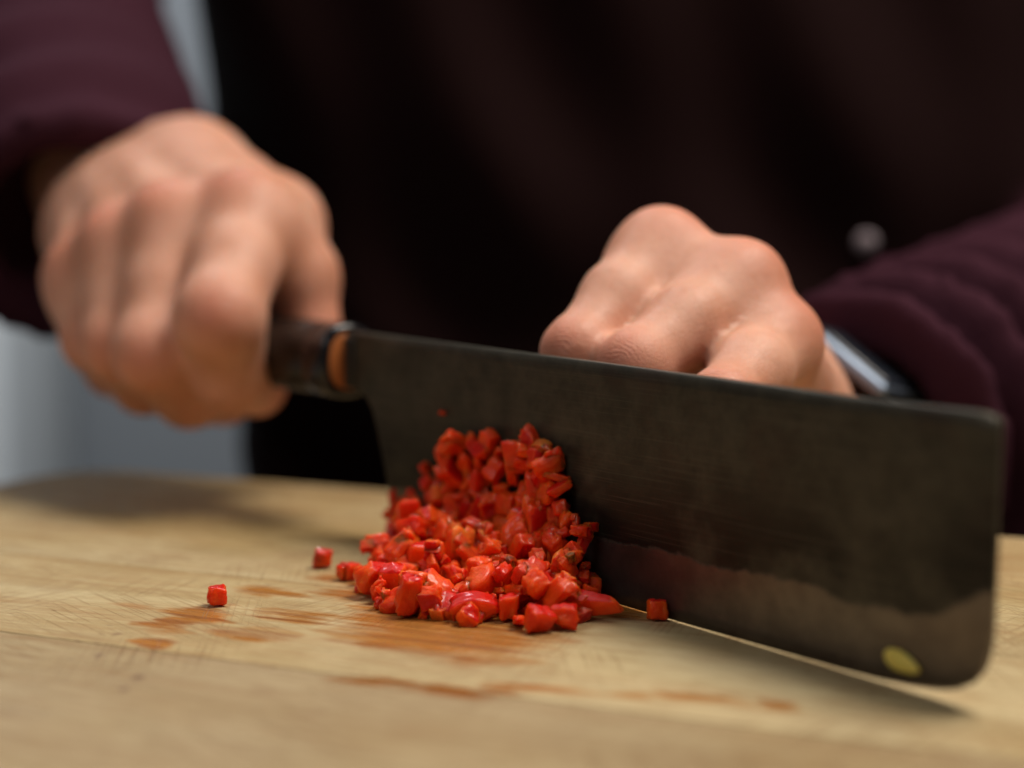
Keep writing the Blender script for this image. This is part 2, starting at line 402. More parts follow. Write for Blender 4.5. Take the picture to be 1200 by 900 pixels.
def surface_nets(F, ax):
    S_ = F < 0
    nx, ny, nz = F.shape
    cnt = np.zeros((nx - 1, ny - 1, nz - 1), np.int8)
    for dx in (0, 1):
        for dy in (0, 1):
            for dz in (0, 1): cnt += S_[dx:nx - 1 + dx, dy:ny - 1 + dy, dz:nz - 1 + dz]
    act = (cnt > 0) & (cnt < 8)
    I = np.argwhere(act); idx = np.full(act.shape, -1, np.int32); idx[act] = np.arange(len(I))
    i, j, k = I.T
    cv = {}; cp = {}
    for dx in (0, 1):
        for dy in (0, 1):
            for dz in (0, 1):
                cv[dx, dy, dz] = F[i + dx, j + dy, k + dz]
                cp[dx, dy, dz] = np.stack([ax[0][i + dx], ax[1][j + dy], ax[2][k + dz]], 1)
    acc = np.zeros((len(I), 3)); n_ = np.zeros(len(I))
    for a in cv:
        for q in range(3):
            if a[q] == 0:
                b = list(a); b[q] = 1; b = tuple(b)
                va, vb = cv[a], cv[b]; m = (va < 0) != (vb < 0)
                tt_ = np.where(m, va / np.where(m, va - vb, 1), 0)[:, None]
                acc += np.where(m[:, None], cp[a] * (1 - tt_) + cp[b] * tt_, 0); n_ += m
    V = acc / np.maximum(n_, 1)[:, None]
    Q = []
    for q in range(3):
        o1, o2 = (q + 1) % 3, (q + 2) % 3
        s_a = [slice(None)] * 3; s_b = [slice(None)] * 3
        s_a[q] = slice(0, -1); s_b[q] = slice(1, None)
        m = S_[tuple(s_a)] != S_[tuple(s_b)]
        E = np.argwhere(m)
        ok = (E[:, o1] > 0) & (E[:, o2] > 0) & (E[:, o1] < F.shape[o1] - 1) & (E[:, o2] < F.shape[o2] - 1)
        E = E[ok]
        c = []
        for d1, d2 in ((-1, -1), (0, -1), (0, 0), (-1, 0)):
            e = E.copy(); e[:, o1] += d1; e[:, o2] += d2; c.append(idx[e[:, 0], e[:, 1], e[:, 2]])
        c = np.stack(c, 1)
        inside = S_[E[:, 0], E[:, 1], E[:, 2]]
        c[~inside] = c[~inside][:, ::-1]
        Q.append(c)
    return V, np.concatenate(Q)
def np_mesh(name, V, Q):
    me = bpy.data.meshes.new(name)
    me.vertices.add(len(V)); me.vertices.foreach_set('co', V.astype(np.float32).ravel())
    me.loops.add(Q.size); me.loops.foreach_set('vertex_index', Q.ravel().astype(np.int32))
    me.polygons.add(len(Q)); me.polygons.foreach_set('loop_start', np.arange(0, Q.size, 4, dtype=np.int32))
    me.update(calc_edges=True); me.polygons.foreach_set('use_smooth', [True] * len(Q))
    me.validate()
    return me
def relax(V, Q, it=2, lam=.5):
    E = np.concatenate([Q[:, [0, 1]], Q[:, [1, 2]], Q[:, [2, 3]], Q[:, [3, 0]]])
    for _ in range(it):
        acc = np.zeros_like(V); n_ = np.zeros(len(V))
        np.add.at(acc, E[:, 0], V[E[:, 1]]); np.add.at(n_, E[:, 0], 1)
        np.add.at(acc, E[:, 1], V[E[:, 0]]); np.add.at(n_, E[:, 1], 1)
        V = V * (1 - lam) + lam * acc / np.maximum(n_, 1)[:, None]
    return V
def A3(p): return np.array(p, float)
def at(u, v, y): return A3(At(u, v, y))

# ------------------------------------------------------------------ the cook
# joints of the right hand (on the handle): photo position and distance
RH = dict(
    wrist=at(136, 200, .530),
    index=[at(292, 256, .444), at(258, 372, .412), at(272, 438, .424), at(300, 452, .446)],
    middle=[at(206, 272, .446), at(184, 412, .424), at(222, 458, .440), at(262, 462, .456)],
    ring=[at(146, 296, .452), at(142, 402, .437), at(170, 446, .452), at(205, 450, .470)],
    pinky=[at(99, 328, .459), at(114, 396, .448), at(134, 430, .462), at(160, 440, .476)],
    thumb=[at(225, 205, .500), at(322, 264, .466), at(347, 326, .450), at(364, 390, .446)])
LH = dict(
    wrist=at(926, 512, .436),
    middle=[at(774, 297, .376), at(676, 412, .350), None, None],
    ring=[at(866, 336, .366), at(744, 428, .341), None, None],
    pinky=[at(911, 402, .359), at(846, 474, .329), None, None],
    index=[at(765, 345, .393), at(705, 450, .382), None, None],
    thumb=[at(930, 500, .425), at(880, 510, .415), at(830, 520, .408), at(790, 550, .400)])
def drop(p, dx, dy, dz): return p + np.array([dx, dy, dz])
for nm, (mx, my) in dict(middle=(.004, .007), ring=(.004, .006), pinky=(.004, .006), index=(.003, .005)).items():
    pip = LH[nm][1]; h = pip[2]
    LH[nm][2] = drop(pip, mx, my, -h * .50); LH[nm][3] = drop(pip, mx * 3.2, my * 2.6, -h + .0095)

RAD_R = dict(index=(.0122, .0112, .0098, .0078), middle=(.0122, .0112, .0098, .0080), ring=(.0114, .0104, .0092, .0074), pinky=(.0102, .0095, .0082, .0066), thumb=(.0150, .0125, .0108, .0088))
RAD_L = dict(index=(.0090, .0085, .0076, .0064), middle=(.0094, .0083, .0078, .0066), ring=(.0094, .0083, .0076, .0064), pinky=(.0092, .0080, .0068, .0058), thumb=(.0125, .0105, .0090, .0076))
xs = axis([(-.42, -.165, .012), (-.165, -.030, .0013), (-.030, .010, .004), (.010, .125, .0013), (.125, .55, .012)])
ys = axis([(.300, .316, .004), (.316, .545, .0013), (.545, .90, .012)])
zs = axis([(-.30, -.006, .012), (-.006, .122, .0013), (.122, .50, .012)])
body = Field(xs, ys, zs)
fing = np.full_like(body.F, 1.0)
flush_pts = []; crease_pts = []
def unit(v): return v / np.linalg.norm(v)

def hand(H, dorsal, RAD, knob, fat, scale=1.0, web_t=.28, names=('index', 'middle', 'ring', 'pinky'), kf=.0026):
    dorsal = dorsal / np.linalg.norm(dorsal)
    w = H['wrist']
    palm = []
    mc = {}
    for n_ in names:
        m = H[n_][0]; r = RAD[n_][0] * scale
        off = -dorsal * .0025
        lat = (m - H['middle'][0]) * .38
        base = w + lat * .9
        mc[n_] = base
        palm.append(('c', base + off, m + off * 1.0, .0150 * scale, r * 1.02))
        palm.append(('c', base - dorsal * .007, m - dorsal * .008, .0130 * scale, r * .95))
    th = H['thumb']; rt = RAD['thumb']
    palm.append(('c', w + (th[0] - w) * .35, th[0], .0155 * scale, .0155 * scale))
    palm.append(('c', th[0], th[1], .0155 * scale, .0128 * scale))
    palm.append(('c', H['index'][0] - dorsal * .008, th[0], .0105 * scale, .0120 * scale))
    palm.append(('c', H['index'][0] - dorsal * .007, th[1], .0110 * scale, .0118 * scale))
    palm.append(('c', H['index'][0] * .55 + w * .45, th[1] * .55 + th[0] * .45, .0105 * scale, .0095 * scale))
    chain(body, palm, .009, .006)
    # flesh between the knuckles, then the webs of the fingers
    web = []
    for n1, n2 in zip(names, names[1:]):
        a, b = H[n1], H[n2]; r1, r2 = RAD[n1][0], RAD[n2][0]
        web.append(('c', a[0] - dorsal * .0002, b[0] - dorsal * .0002, r1 * .94, r2 * .94))
        web.append(('c', a[0] * (1 - web_t) + a[1] * web_t - dorsal * .001, b[0] * (1 - web_t) + b[1] * web_t - dorsal * .001, RAD[n1][1] * .82, RAD[n2][1] * .82))
        web.append(('c', mc[n1] * .5 + a[0] * .5, mc[n2] * .5 + b[0] * .5, .0140 * scale, .0135 * scale))
    chain(body, web, .006, .005)
    # tendons and knuckle heads
    for n_ in names:
        m = H[n_][0]; r = RAD[n_][0] * scale
        chain(body, [('c', mc[n_] + dorsal * .0105, m + dorsal * (r - .0058), .0026, .0040)], .002, .008)
        chain(body, [('e', m + dorsal * (r * knob), (r * .80, r * .80, r * .80))], .002, .007)
        flush_pts.append((m + dorsal * r, .0105, .8))
    for n_ in names:
        j = H[n_]; rs = [x * scale for x in RAD[n_]]
        d1 = (j[1] - j[0]); d2 = (j[2] - j[1]); out = d1 / np.linalg.norm(d1) - d2 / np.linalg.norm(d2); out /= np.linalg.norm(out) + 1e-9
        pr = [('c', j[0], j[0] * .5 + j[1] * .5, rs[0] * .98, rs[1] * fat), ('c', j[0] * .5 + j[1] * .5, j[1], rs[1] * fat, rs[1] * .98), ('c', j[1], j[2], rs[1] * .98, rs[2]), ('c', j[2], j[3], rs[2], rs[3]),
              ('e', j[1] + out * rs[1] * (knob - .08), (rs[1] * .90,) * 3), ('e', j[3], (rs[3] * 1.02,) * 3)]
        tmp = np.full_like(body.F, 1.0) if False else None
        chain(body, pr, .0035, kf, fing)
        crease_pts.append((j[1] + out * rs[1], unit(j[1] + (j[2] - j[1]) * .0 - j[0]), rs[1] * .9))
        flush_pts.append((j[1] + out * rs[1], .0085, .8)); flush_pts.append((j[2], .011, .55)); flush_pts.append((j[3], .012, .8))
    chain(body, [('c', th[1], th[2], rt[1] * scale, rt[2] * scale), ('c', th[2], th[3], rt[2] * scale, rt[3] * scale), ('e', th[2] + dorsal * .001, (rt[2] * 1.06 * scale,) * 3)], .004, .004, fing)
    flush_pts.append((th[2], .013, .5)); flush_pts.append((th[3], .014, .8))
rd = np.array([-.30, -.45, .80]); hand(RH, rd, RAD_R, .14, 1.0, kf=.0034)
ld = np.array([.50, -.20, .80]); hand(LH, ld, RAD_L, .13, 1.22, .86, kf=.0024, web_t=.19)
body.F[:] = smin(body.F, fing, .0042)
del fing

R_ELB, R_SHO = A3((-.214, .700, .185)), A3((-.105, .735, .46))
L_ELB, L_SHO = A3((.300, .660, .060)), A3((.265, .735, .46))
rw, lw = RH['wrist'], LH['wrist']
def wrist_prims(w, elb, sho, flat, th=1.0):
    d = (elb - w) / np.linalg.norm(elb - w)
    s_ = np.cross(d, flat); s_ /= np.linalg.norm(s_)
    return [('c', w + s_ * .008 * th, w + d * .05 + s_ * .009 * th, .0185 * th, .020 * th), ('c', w - s_ * .008 * th, w + d * .05 - s_ * .009 * th, .0185 * th, .020 * th),
            ('c', w + d * .04, elb, .025 * th, .040), ('c', elb, sho, .042, .055)]
chain(body, wrist_prims(rw, R_ELB, R_SHO, rd / np.linalg.norm(rd)), .012, .008)
chain(body, wrist_prims(lw, L_ELB, L_SHO, ld / np.linalg.norm(ld), .80), .012, .008)
chain(body, [('e', (.08, .745, .12), (.155, .085, .30)), ('c', (-.07, .745, .43), (.23, .745, .43), .05, .05), ('e', (.08, .745, -.16), (.16, .09, .14)), ('c', (.08, .75, .40), (.08, .745, .485), .055, .052)], .05, .03)
# palms close around the handle: keep the flesh out of the knife
V, Q = surface_nets(body.F, body.ax)
V = relax(V, Q, 1, .5)
body_me = np_mesh('body', V, Q)
fl = np.zeros(len(body_me.vertices), np.float32)
co = np.empty(len(body_me.vertices) * 3, np.float32); body_me.vertices.foreach_get('co', co); co = co.reshape(-1, 3)
for c_, r_, s_ in flush_pts:
    fl = np.maximum(fl, s_ * np.exp(-((co - c_) ** 2).sum(1) / (r_ * r_)))
cs, cm = np.zeros(len(co), np.float32), np.zeros(len(co), np.float32)
for c_, d_, r_ in crease_pts:
    m_ = np.exp(-((co - c_) ** 2).sum(1) / (r_ * r_)); w_ = m_ > cm
    cs = np.where(w_, (co - c_) @ d_, cs); cm = np.maximum(cm, m_)
body_me.attributes.new('crease', 'FLOAT', 'POINT').data.foreach_set('value', cs.astype(np.float32))
body_me.attributes.new('crease_mask', 'FLOAT', 'POINT').data.foreach_set('value', cm.astype(np.float32))
at_ = body_me.attributes.new('flush', 'FLOAT', 'POINT'); at_.data.foreach_set('value', fl)

def skin_material():
    t = NT('skin')
    P = t.n('ShaderNodeTexCoord').outputs['Object']
    f_ = t.n('ShaderNodeAttribute', attribute_name='flush').outputs['Fac']
    n1 = t.noise(P, 70.0, 4.0, .6); n2 = t.noise(P, 420.0, 3.0, .6); n3 = t.noise(P, 22.0, 2.0)
    c = t.mix(t.mr(n1, .3, .7), rgb(.61, .285, .182), rgb(.72, .385, .275))
    c = t.mix(t.math('MULTIPLY', t.mr(n3, .45, .7), .35), c, rgb(.60, .265, .175))
    c = t.mix(t.math('MULTIPLY', f_, t.mr(n1, .25, .75, .45, .85)), c, rgb(.60, .165, .09))
    c = t.mix(t.math('MULTIPLY', t.mr(n2, .5, .75), .15), c, rgb(.42, .17, .10))
    t.p(Base_Color=c, Roughness=t.mr(n1, .3, .7, .42, .56))
    t.b.subsurface_method = 'RANDOM_WALK'
    t.p(Subsurface_Weight=.40, Subsurface_Radius=(1.0, .38, .2), Subsurface_Scale=.0045)
    t.b.inputs['Specular IOR Level'].default_value = .45
    cr = t.n('ShaderNodeAttribute', attribute_name='crease').outputs['Fac']; cmk = t.n('ShaderNodeAttribute', attribute_name='crease_mask').outputs['Fac']
    ph = t.math('ADD', t.math('MULTIPLY', cr, 3600.0), t.math('MULTIPLY', t.math('SUBTRACT', t.noise(P, 210.0, 2.0), .5), 9.0))
    line = t.math('POWER', t.math('ABSOLUTE', t.math('COSINE', ph)), 10.0)
    line = t.math('MULTIPLY', line, t.math('MULTIPLY', t.mr(cmk, .35, .85), t.mr(t.noise(P, 330.0, 1.0), .35, .6)))
    vor = t.n('ShaderNodeTexVoronoi', {'Vector': P, 'Scale': 900.0}, feature='DISTANCE_TO_EDGE').outputs['Distance']
    h = t.math('ADD', t.math('MULTIPLY', t.mr(vor, 0, .12), .35), t.math('MULTIPLY', t.noise(P, 260.0, 4.0, .6), .8))
    h = t.math('SUBTRACT', h, t.math('MULTIPLY', line, .9))
    t.p(Normal=t.bump(h, .35, .0005))
    return t.m
person = empty('person', (.08, .745, -.30))
tag(person, 'cook in a dark maroon sweater gripping the knife, left hand curled behind the blade', 'person')
bo = link('body', body_me, skin_material(), person); bo.matrix_parent_inverse = person.matrix_world.inverted()
bo.location = -Vector(person.location)

# sweater -----------------------------------------------------------
def unit(v): return v / np.linalg.norm(v)
sx = axis([(-.36, .50, .0046)]); sy = axis([(.385, .90, .0046)]); sz = axis([(-.33, .60, .0046)])
sw = Field(sx, sy, sz)
X, Y, Z = sw.pts((slice(None),) * 3)
X0 = X; X = X + .12 * (Z - .10)     # the cook leans a little to one side
# torso
tor = ell_d(X, Y, Z, (.08, .742, .06), (.220, .135, .56))
tor = smin(tor, cone_d(X, Y, Z, (-.085, .745, .41), (.245, .745, .41), .082, .082), .06)
drape = .006 * np.sin(38 * X + 9 * np.sin(7 * Z) + 4 * Y) * np.clip((.35 - Z) * 3, .2, 1) + .004 * np.sin(90 * X + 24 * Z)
tor = tor - drape
sw.F[:] = tor
del tor, drape
X = X0
def sleeve(w, elb, sho, start, r0, r1, r2, fold, seed, tilt=None, amp0=.0055, wr=.034):
    d = unit(elb - start); a = start
    L = np.linalg.norm(elb - a)
    def fn(h, X, Y, Z):
        s_ = h * L
        wob = .0035 * np.sin(34 * X + seed) + .0030 * np.sin(41 * Z + 28 * Y + seed * 2)
        q = (s_ + wob) / fold
        amp = amp0 * np.clip(1.25 - s_ / .16, .35, 1)
        return amp * (1.35 * np.abs(np.cos(np.pi * q)) ** 1.7 - .9)
    e = cone_d(X, Y, Z, a, elb, r0, r1, fn)
    e = smin(e, cone_d(X, Y, Z, w + unit(elb - w) * .012, elb, wr, .046), .012)      # cloth always clears the forearm
    # flat cuff end instead of a ball
    ax_ = (X - a[0]) * d[0] + (Y - a[1]) * d[1] + (Z - a[2]) * d[2]
    if tilt is not None: ax_ = ax_ + (X - a[0]) * tilt[0] + (Y - a[1]) * tilt[1] + (Z - a[2]) * tilt[2]
    e = -smin(-e, ax_, .007)
    e2 = cone_d(X, Y, Z, elb, sho, r1, r2, lambda h, X, Y, Z: .004 * np.sin(70 * Z + 30 * X))
    e = smin(e, e2, .02)
    sw.F[:] = smin(sw.F, e.astype(np.float32), .010)
    hole = cone_d(X, Y, Z, a - d * .03, a + d * .010, r0 - .0050, r0 * .55)
    sw.F[:] = np.maximum(sw.F, -hole)
sleeve(rw, R_ELB, R_SHO, at(84, 268, .506), .0425, .058, .066, .030, 1.0)
sleeve(lw, L_ELB, L_SHO, at(1008, 522, .437), .0395, .056, .066, .0255, 2.2, amp0=.0140, wr=.029)
neck = cone_d(X, Y, Z, (.08, .70, .47), (.08, .745, .60), .062, .07)
sw.F[:] = np.maximum(sw.F, -neck)
V, Q = surface_nets(sw.F, sw.ax)
V = relax(V, Q, 1, .5)
sw_me = np_mesh('sweater', V, Q); del sw
co = np.empty(len(sw_me.vertices) * 3, np.float32); sw_me.vertices.foreach_get('co', co); co = co.reshape(-1, 3)
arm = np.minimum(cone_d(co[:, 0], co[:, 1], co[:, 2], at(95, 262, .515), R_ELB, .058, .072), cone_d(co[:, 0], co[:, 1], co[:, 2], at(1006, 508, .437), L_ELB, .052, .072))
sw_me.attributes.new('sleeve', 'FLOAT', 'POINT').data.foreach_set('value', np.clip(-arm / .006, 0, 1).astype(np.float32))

def sweater_material():
    t = NT('sweater_knit')
    P = t.n('ShaderNodeTexCoord').outputs['Object']
    n1 = t.noise(P, 30.0, 3.0); n2 = t.noise(P, 700.0, 3.0)
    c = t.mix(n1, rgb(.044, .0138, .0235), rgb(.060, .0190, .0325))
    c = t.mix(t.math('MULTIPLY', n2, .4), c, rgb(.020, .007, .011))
    c = t.mix(t.n('ShaderNodeAttribute', attribute_name='sleeve').outputs['Fac'], rgb(.0100, .0034, .0034), c)     # base colour drops to near-black off the sleeves
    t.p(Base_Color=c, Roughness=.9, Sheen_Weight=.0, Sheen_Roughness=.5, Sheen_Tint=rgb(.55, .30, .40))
    t.b.inputs['Specular IOR Level'].default_value = .06
    t.p(Normal=t.bump(n2, .5, .0012))
    return t.m
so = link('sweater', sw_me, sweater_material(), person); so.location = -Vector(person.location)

# a pale button on the sweater front
btn_m = simple('pale_button', (.32, .26, .29), .6, .1, 200.0)
dark_btn = simple('dark_button', (.035, .035, .036), .4, .1, 200.0)
dg = bpy.context.evaluated_depsgraph_get()
from mathutils.bvhtree import BVHTree
swv = [v.co.copy() for v in sw_me.vertices]; swp = [list(p.vertices) for p in sw_me.polygons]
bvh = BVHTree.FromPolygons(swv, swp)
for (u, v, r) in ((1015, 284, .0043),):
    hit, nrm, _, dist = bvh.ray_cast(CAM, ray(u, v).normalized())
    if hit is None: continue
    bm = bmesh.new(); bmesh.ops.create_cone(bm, cap_ends=True, segments=20, radius1=r, radius2=r * .86, depth=.0024)
    bmesh.ops.bevel(bm, geom=[e for e in bm.edges if len(e.link_faces) == 2], offset=.0004, segments=2, affect='EDGES')
    b = link('button', bm_mesh('button', bm), btn_m if v > 200 else dark_btn, person)
    b.rotation_euler = nrm.to_track_quat('Z', 'Y').to_euler(); b.location = hit + nrm * .0008 - Vector(person.location)

# ------------------------------------------------------------------ wristwatch
p0, p1 = At(946, 380, .424), At(1044, 452, .408)
wx = (p1 - p0).normalized(); mid = (p0 + p1) / 2
vw = (mid - CAM).normalized()
wn = wx.cross(vw).normalized()
if wn.z < 0: wn = -wn
wn = (wn * math.cos(R(9)) - vw * math.sin(R(9))).normalized()
wx = (wx - wn * wx.dot(wn)).normalized(); wy = wn.cross(wx)
watch = bpy.data.objects.new('wristwatch', None); COL.objects.link(watch)
wm = Matrix((wx, wy, wn)).transposed().to_4x4(); wm.translation = mid
watch.matrix_world = wm
tag(watch, 'silver edged wristwatch on the left wrist, half hidden under the sweater cuff', 'watch')
steel_m = simple('watch_steel', (.20, .25, .33), .42, .05, 100.0, metallic=.9, bump=0)
glass_m = simple('watch_glass', (.02, .025, .035), .08, .1, 20.0, bump=0)
strap_m = simple('watch_strap', (.022, .022, .026), .5, .2, 300.0)
Lh = (p1 - p0).length / 2
sg = 1 if wy.dot(vw) > 0 else -1                      # away from the camera
def wb(x0, x1, y0, y1, z0, z1, b): 
    a, c = sorted((y0 * sg, y1 * sg)); return box_bm(x0, x1, a, c, z0, z1, b, 3)
link('case', bm_mesh('case', wb(-Lh, Lh, 0, .032, -.0042, .0, .0016)), steel_m, watch)
link('glass', bm_mesh('glass', wb(-Lh + .002, Lh - .002, .002, .030, -.001, .0010, .0007)), glass_m, watch)
bm = bmesh.new()
ring = []
for k in range(15):
    a = R(-8 + 200 * k / 14)
    x = Lh * .96 + .026 * math.sin(a) * .55; z = -.004 - .024 * (1 - math.cos(a)) * .9
    ring.append([bm.verts.new((x, sg * .006, z)), bm.verts.new((x, sg * .027, z)), bm.verts.new((x - .002, sg * .027, z - .0012)), bm.verts.new((x - .002, sg * .006, z - .0012))])
for r0, r1 in zip(ring, ring[1:]):
    for k in range(4): bm.faces.new((r0[k], r0[(k + 1) % 4], r1[(k + 1) % 4], r1[k]))
bm.faces.new(ring[0]); bm.faces.new(ring[-1][::-1])
link('strap', bm_mesh('strap', bm), strap_m, watch)

# ------------------------------------------------------------------ red pepper
def pepper_mat(name, col_a, col_b, rough, coat):
    t = NT(name)
    P = t.n('ShaderNodeTexCoord').outputs['Object']
    rnd = t.n('ShaderNodeObjectInfo').outputs['Random']
    n1 = t.noise(t.vm('ADD', P, t.n('ShaderNodeCombineXYZ', {'X': rnd, 'Y': rnd, 'Z': rnd}).outputs[0]), 240.0, 3.0, .6)
    c = t.mix(t.math('ADD', t.math('MULTIPLY', t.mr(n1, .3, .7), .6), t.math('MULTIPLY', rnd, .4)), rgb(*col_a), rgb(*col_b))
    t.p(Base_Color=c, Roughness=rough, Coat_Weight=coat, Coat_Roughness=.05)
    t.p(Subsurface_Weight=.85, Subsurface_Radius=(1.0, .20, .07), Subsurface_Scale=.0040)
    t.b.inputs['Specular IOR Level'].default_value = .18
    t.p(Normal=t.bump(t.noise(P, 900.0, 4.0, .65), .55, .0006))
    return t.m
flesh_m = pepper_mat('pepper_flesh', (.64, .018, .002), (.86, .105, .006), .40, .30)
skin_pm = pepper_mat('pepper_skin', (.52, .007, .003), (.62, .013, .005), .32, .38)
rib_m = pepper_mat('pepper_pale_flesh', (.82, .13, .014), (.86, .21, .03), .48, .05)

def chunk(bm, rr, sz, off, ncut, seed, lump, bend, taper, tops):
    """one knife-cut chunk: a block trimmed by random planes, edges eased, surface roughened"""
    b = bmesh.new()
    for cx in (-1, 1):
        for cy in (-1, 1):
            for cz in (-1, 1): b.verts.new((cx * rr.uniform(.62, 1.08), cy * rr.uniform(.62, 1.08), cz * rr.uniform(.72, 1.05)))
    for _ in range(ncut):
        q = Vector((rr.uniform(-1, 1), rr.uniform(-1, 1), rr.uniform(-1, 1))).normalized(); b.verts.new(q * rr.uniform(.9, 1.25))
    r_ = bmesh.ops.convex_hull(b, input=b.verts[:])
    junk = [g for g in set(r_['geom_interior']) | set(r_['geom_unused']) if isinstance(g, bmesh.types.BMVert)]
    if junk: bmesh.ops.delete(b, geom=junk, context='VERTS')
    bmesh.ops.dissolve_limit(b, angle_limit=R(14), verts=b.verts[:], edges=b.edges[:])
    bmesh.ops.triangulate(b, faces=b.faces[:])
    for lim in (.8, .45, .30):
        lng = [e for e in b.edges if e.calc_length() > lim]
        if lng: bmesh.ops.subdivide_edges(b, edges=lng, cuts=1)
        bmesh.ops.triangulate(b, faces=b.faces[:])
    for _ in range(3): bmesh.ops.smooth_vert(b, verts=b.verts[:], factor=.5, use_axis_x=True, use_axis_y=True, use_axis_z=True)
    b.normal_update()
    for v in b.verts:
        p = v.co * 1.0
        nz = noise.noise(Vector((p.x * 1.3 + seed * 3.1, p.y * 1.3, p.z * 1.3))); nz2 = noise.noise(Vector((p.x * 3.4, p.y * 3.4 + seed * 1.7, p.z * 3.4)))
        nz3 = noise.noise(Vector((p.x * 7.5 + seed, p.y * 7.5, p.z * 7.5)))
        p += v.normal * (lump * .8 * nz + lump * .7 * nz2 + lump * .28 * nz3)
        tp = 1 - taper * (p.x + 1) / 2
        x, y, z = p.x * sz[0], p.y * tp * sz[1], p.z * (1 - taper * .6 * (p.x + 1) / 2) * sz[2]
        if bend:
            a = x * bend / sz[0]; rad = sz[0] / bend
            x, z = math.sin(a) * (rad - z), rad - math.cos(a) * (rad - z)
        v.co = Vector((x, y, z)) + off
    vs = [bm.verts.new(v.co) for v in b.verts]
    for f in b.faces:
        nf = bm.faces.new([vs[v.index] for v in f.verts])
        if tops and f.normal.z > .85: nf.material_index = 1
        if tops == 2 and f.normal.z < -.6: nf.material_index = 2
    b.free()
def pepper_mesh(sz, bend=0.0, seed=0, cuts=5, lump=.13, power=5.0, pale=False, taper=0.0, pieces=1):
    rr = random.Random(seed * 7 + 3); bm = bmesh.new()
    chunk(bm, rr, sz, Vector((0, 0, 0)), rr.choice([1, 2, 3, 5]), seed, lump, bend, taper, 2 if pale else 1)
    for k in range(pieces - 1):
        o_ = Vector((rr.choice([-.8, .8]) * sz[0], rr.uniform(-.5, .5) * sz[1], rr.uniform(-.4, .4) * sz[2]))
        chunk(bm, rr, (sz[0] * rr.uniform(.45, .7), sz[1] * rr.uniform(.5, .9), sz[2] * rr.uniform(.5, .9)), o_, 3, seed + 40 + k, lump, 0, 0, 1)
    me = bm_mesh('pepper_piece', bm)
    try: pass
    except Exception: pass
    for m in (flesh_m, skin_pm, rib_m): me.materials.append(m)
    return me
VAR = []
for k in range(40):
    rr = random.Random(100 + k)
    a = rr.uniform(.0016, .0025)
    VAR.append((pepper_mesh((a * rr.choice([.95, 1.1, 1.3, 1.8]), a * rr.uniform(.65, 1.2), a * rr.uniform(.45, 1.0)), rr.choice([0, 0, .5, .8]), k, pale=(k % 10 == 0), lump=rr.uniform(.16, .32), pieces=rr.choice([1, 1, 2, 2])), a))
PG = dict(heap='pepper bits in the heap on the board', cling='pepper bits stuck to the blade')
def piece(me, loc, rot, sc, label, group=None):
    o = bpy.data.objects.new('pepper_piece', me); COL.objects.link(o)
    o.location = loc; o.rotation_euler = rot; o.scale = (sc,) * 3
    tag(o, label, 'pepper piece', group); return o

def off_blade(o, gap=.0001):
    """slide a piece out along the blade's normal until no vertex enters the steel"""
    M = o.rotation_euler.to_matrix()
    m = 9.0
    for v in o.data.vertices:
        p = (M @ v.co) * o.scale.x + o.location - E0
        m = min(m, p.dot(KN) - half_t(p.z))
    if m < gap: o.location = o.location + KN * (gap - m)
    return m
def inpoly(x, y, poly):
    c = False; j = len(poly) - 1
    for i in range(len(poly)):
        xi, yi = poly[i]; xj, yj = poly[j]
        if (yi > y) != (yj > y) and x < (xj - xi) * (y - yi) / (yj - yi) + xi: c = not c
        j = i
    return c
def rrot(): return (random.uniform(0, 6.28), random.uniform(0, 6.28), random.uniform(0, 6.28))

# bits clinging to the blade face, in photo outline
cling_poly = [(470, 584), (502, 578), (508, 545), (540, 528), (562, 506), (586, 508), (600, 530), (624, 530), (634, 508), (650, 516), (664, 548), (682, 575), (690, 600), (712, 622), (714, 660), (704, 676), (670, 684), (560, 680), (480, 632)]
CLING = [('red pepper bit stuck at the top rim of the patch on the blade', 'pepper bits along the top of the patch on the blade'),
         ('shaded red pepper bit stuck to the blade near its heel, left of patch', 'pepper bits on the blade near its heel'),
         ('red pepper bit stuck to the blade at the right side of patch', 'pepper bits at the right of the patch on the blade'),
         ('shaded red pepper bit in the middle of the patch stuck to the blade', 'pepper bits in the middle of the patch on the blade')]
HEAP = [('diced red pepper bit at the left end of the heap on the board', 'pepper bits at the left end of the heap'),
        ('bright red pepper bit along the front rim of the heap on the board', 'pepper bits along the front of the heap'),
        ('red pepper bit piled between the heap front and the blade', 'pepper bits piled against the blade')]
pts = []
tries = 0
while len(pts) < 120 and tries < 6000:
    tries += 1
    u, v = random.uniform(465, 716), random.uniform(504, 690)
    if not inpoly(u, v, cling_poly): continue
    if any((u - a) ** 2 + ((v - b)) ** 2 < 12.5 ** 2 for a, b in pts): continue
    pts.append((u, v))
for (u, v) in pts:
    me, a = random.choice(VAR)
    sc = random.uniform(.62, 1.2)
    depth = random.uniform(.0014, .0026) + max(0, (v - 560) / 120) * random.uniform(.001, .008)
    p = blade_pt(u, v, .0008 + depth)
    z_ = 0 if v < 540 else (1 if u < 520 else (2 if u > 650 else 3))
    lab, grp = CLING[z_]
    o = piece(me, p, rrot(), sc, lab, grp)
    m = off_blade(o)
    if v < 560 and m > .0004: o.location = o.location - KN * (m - .0003)

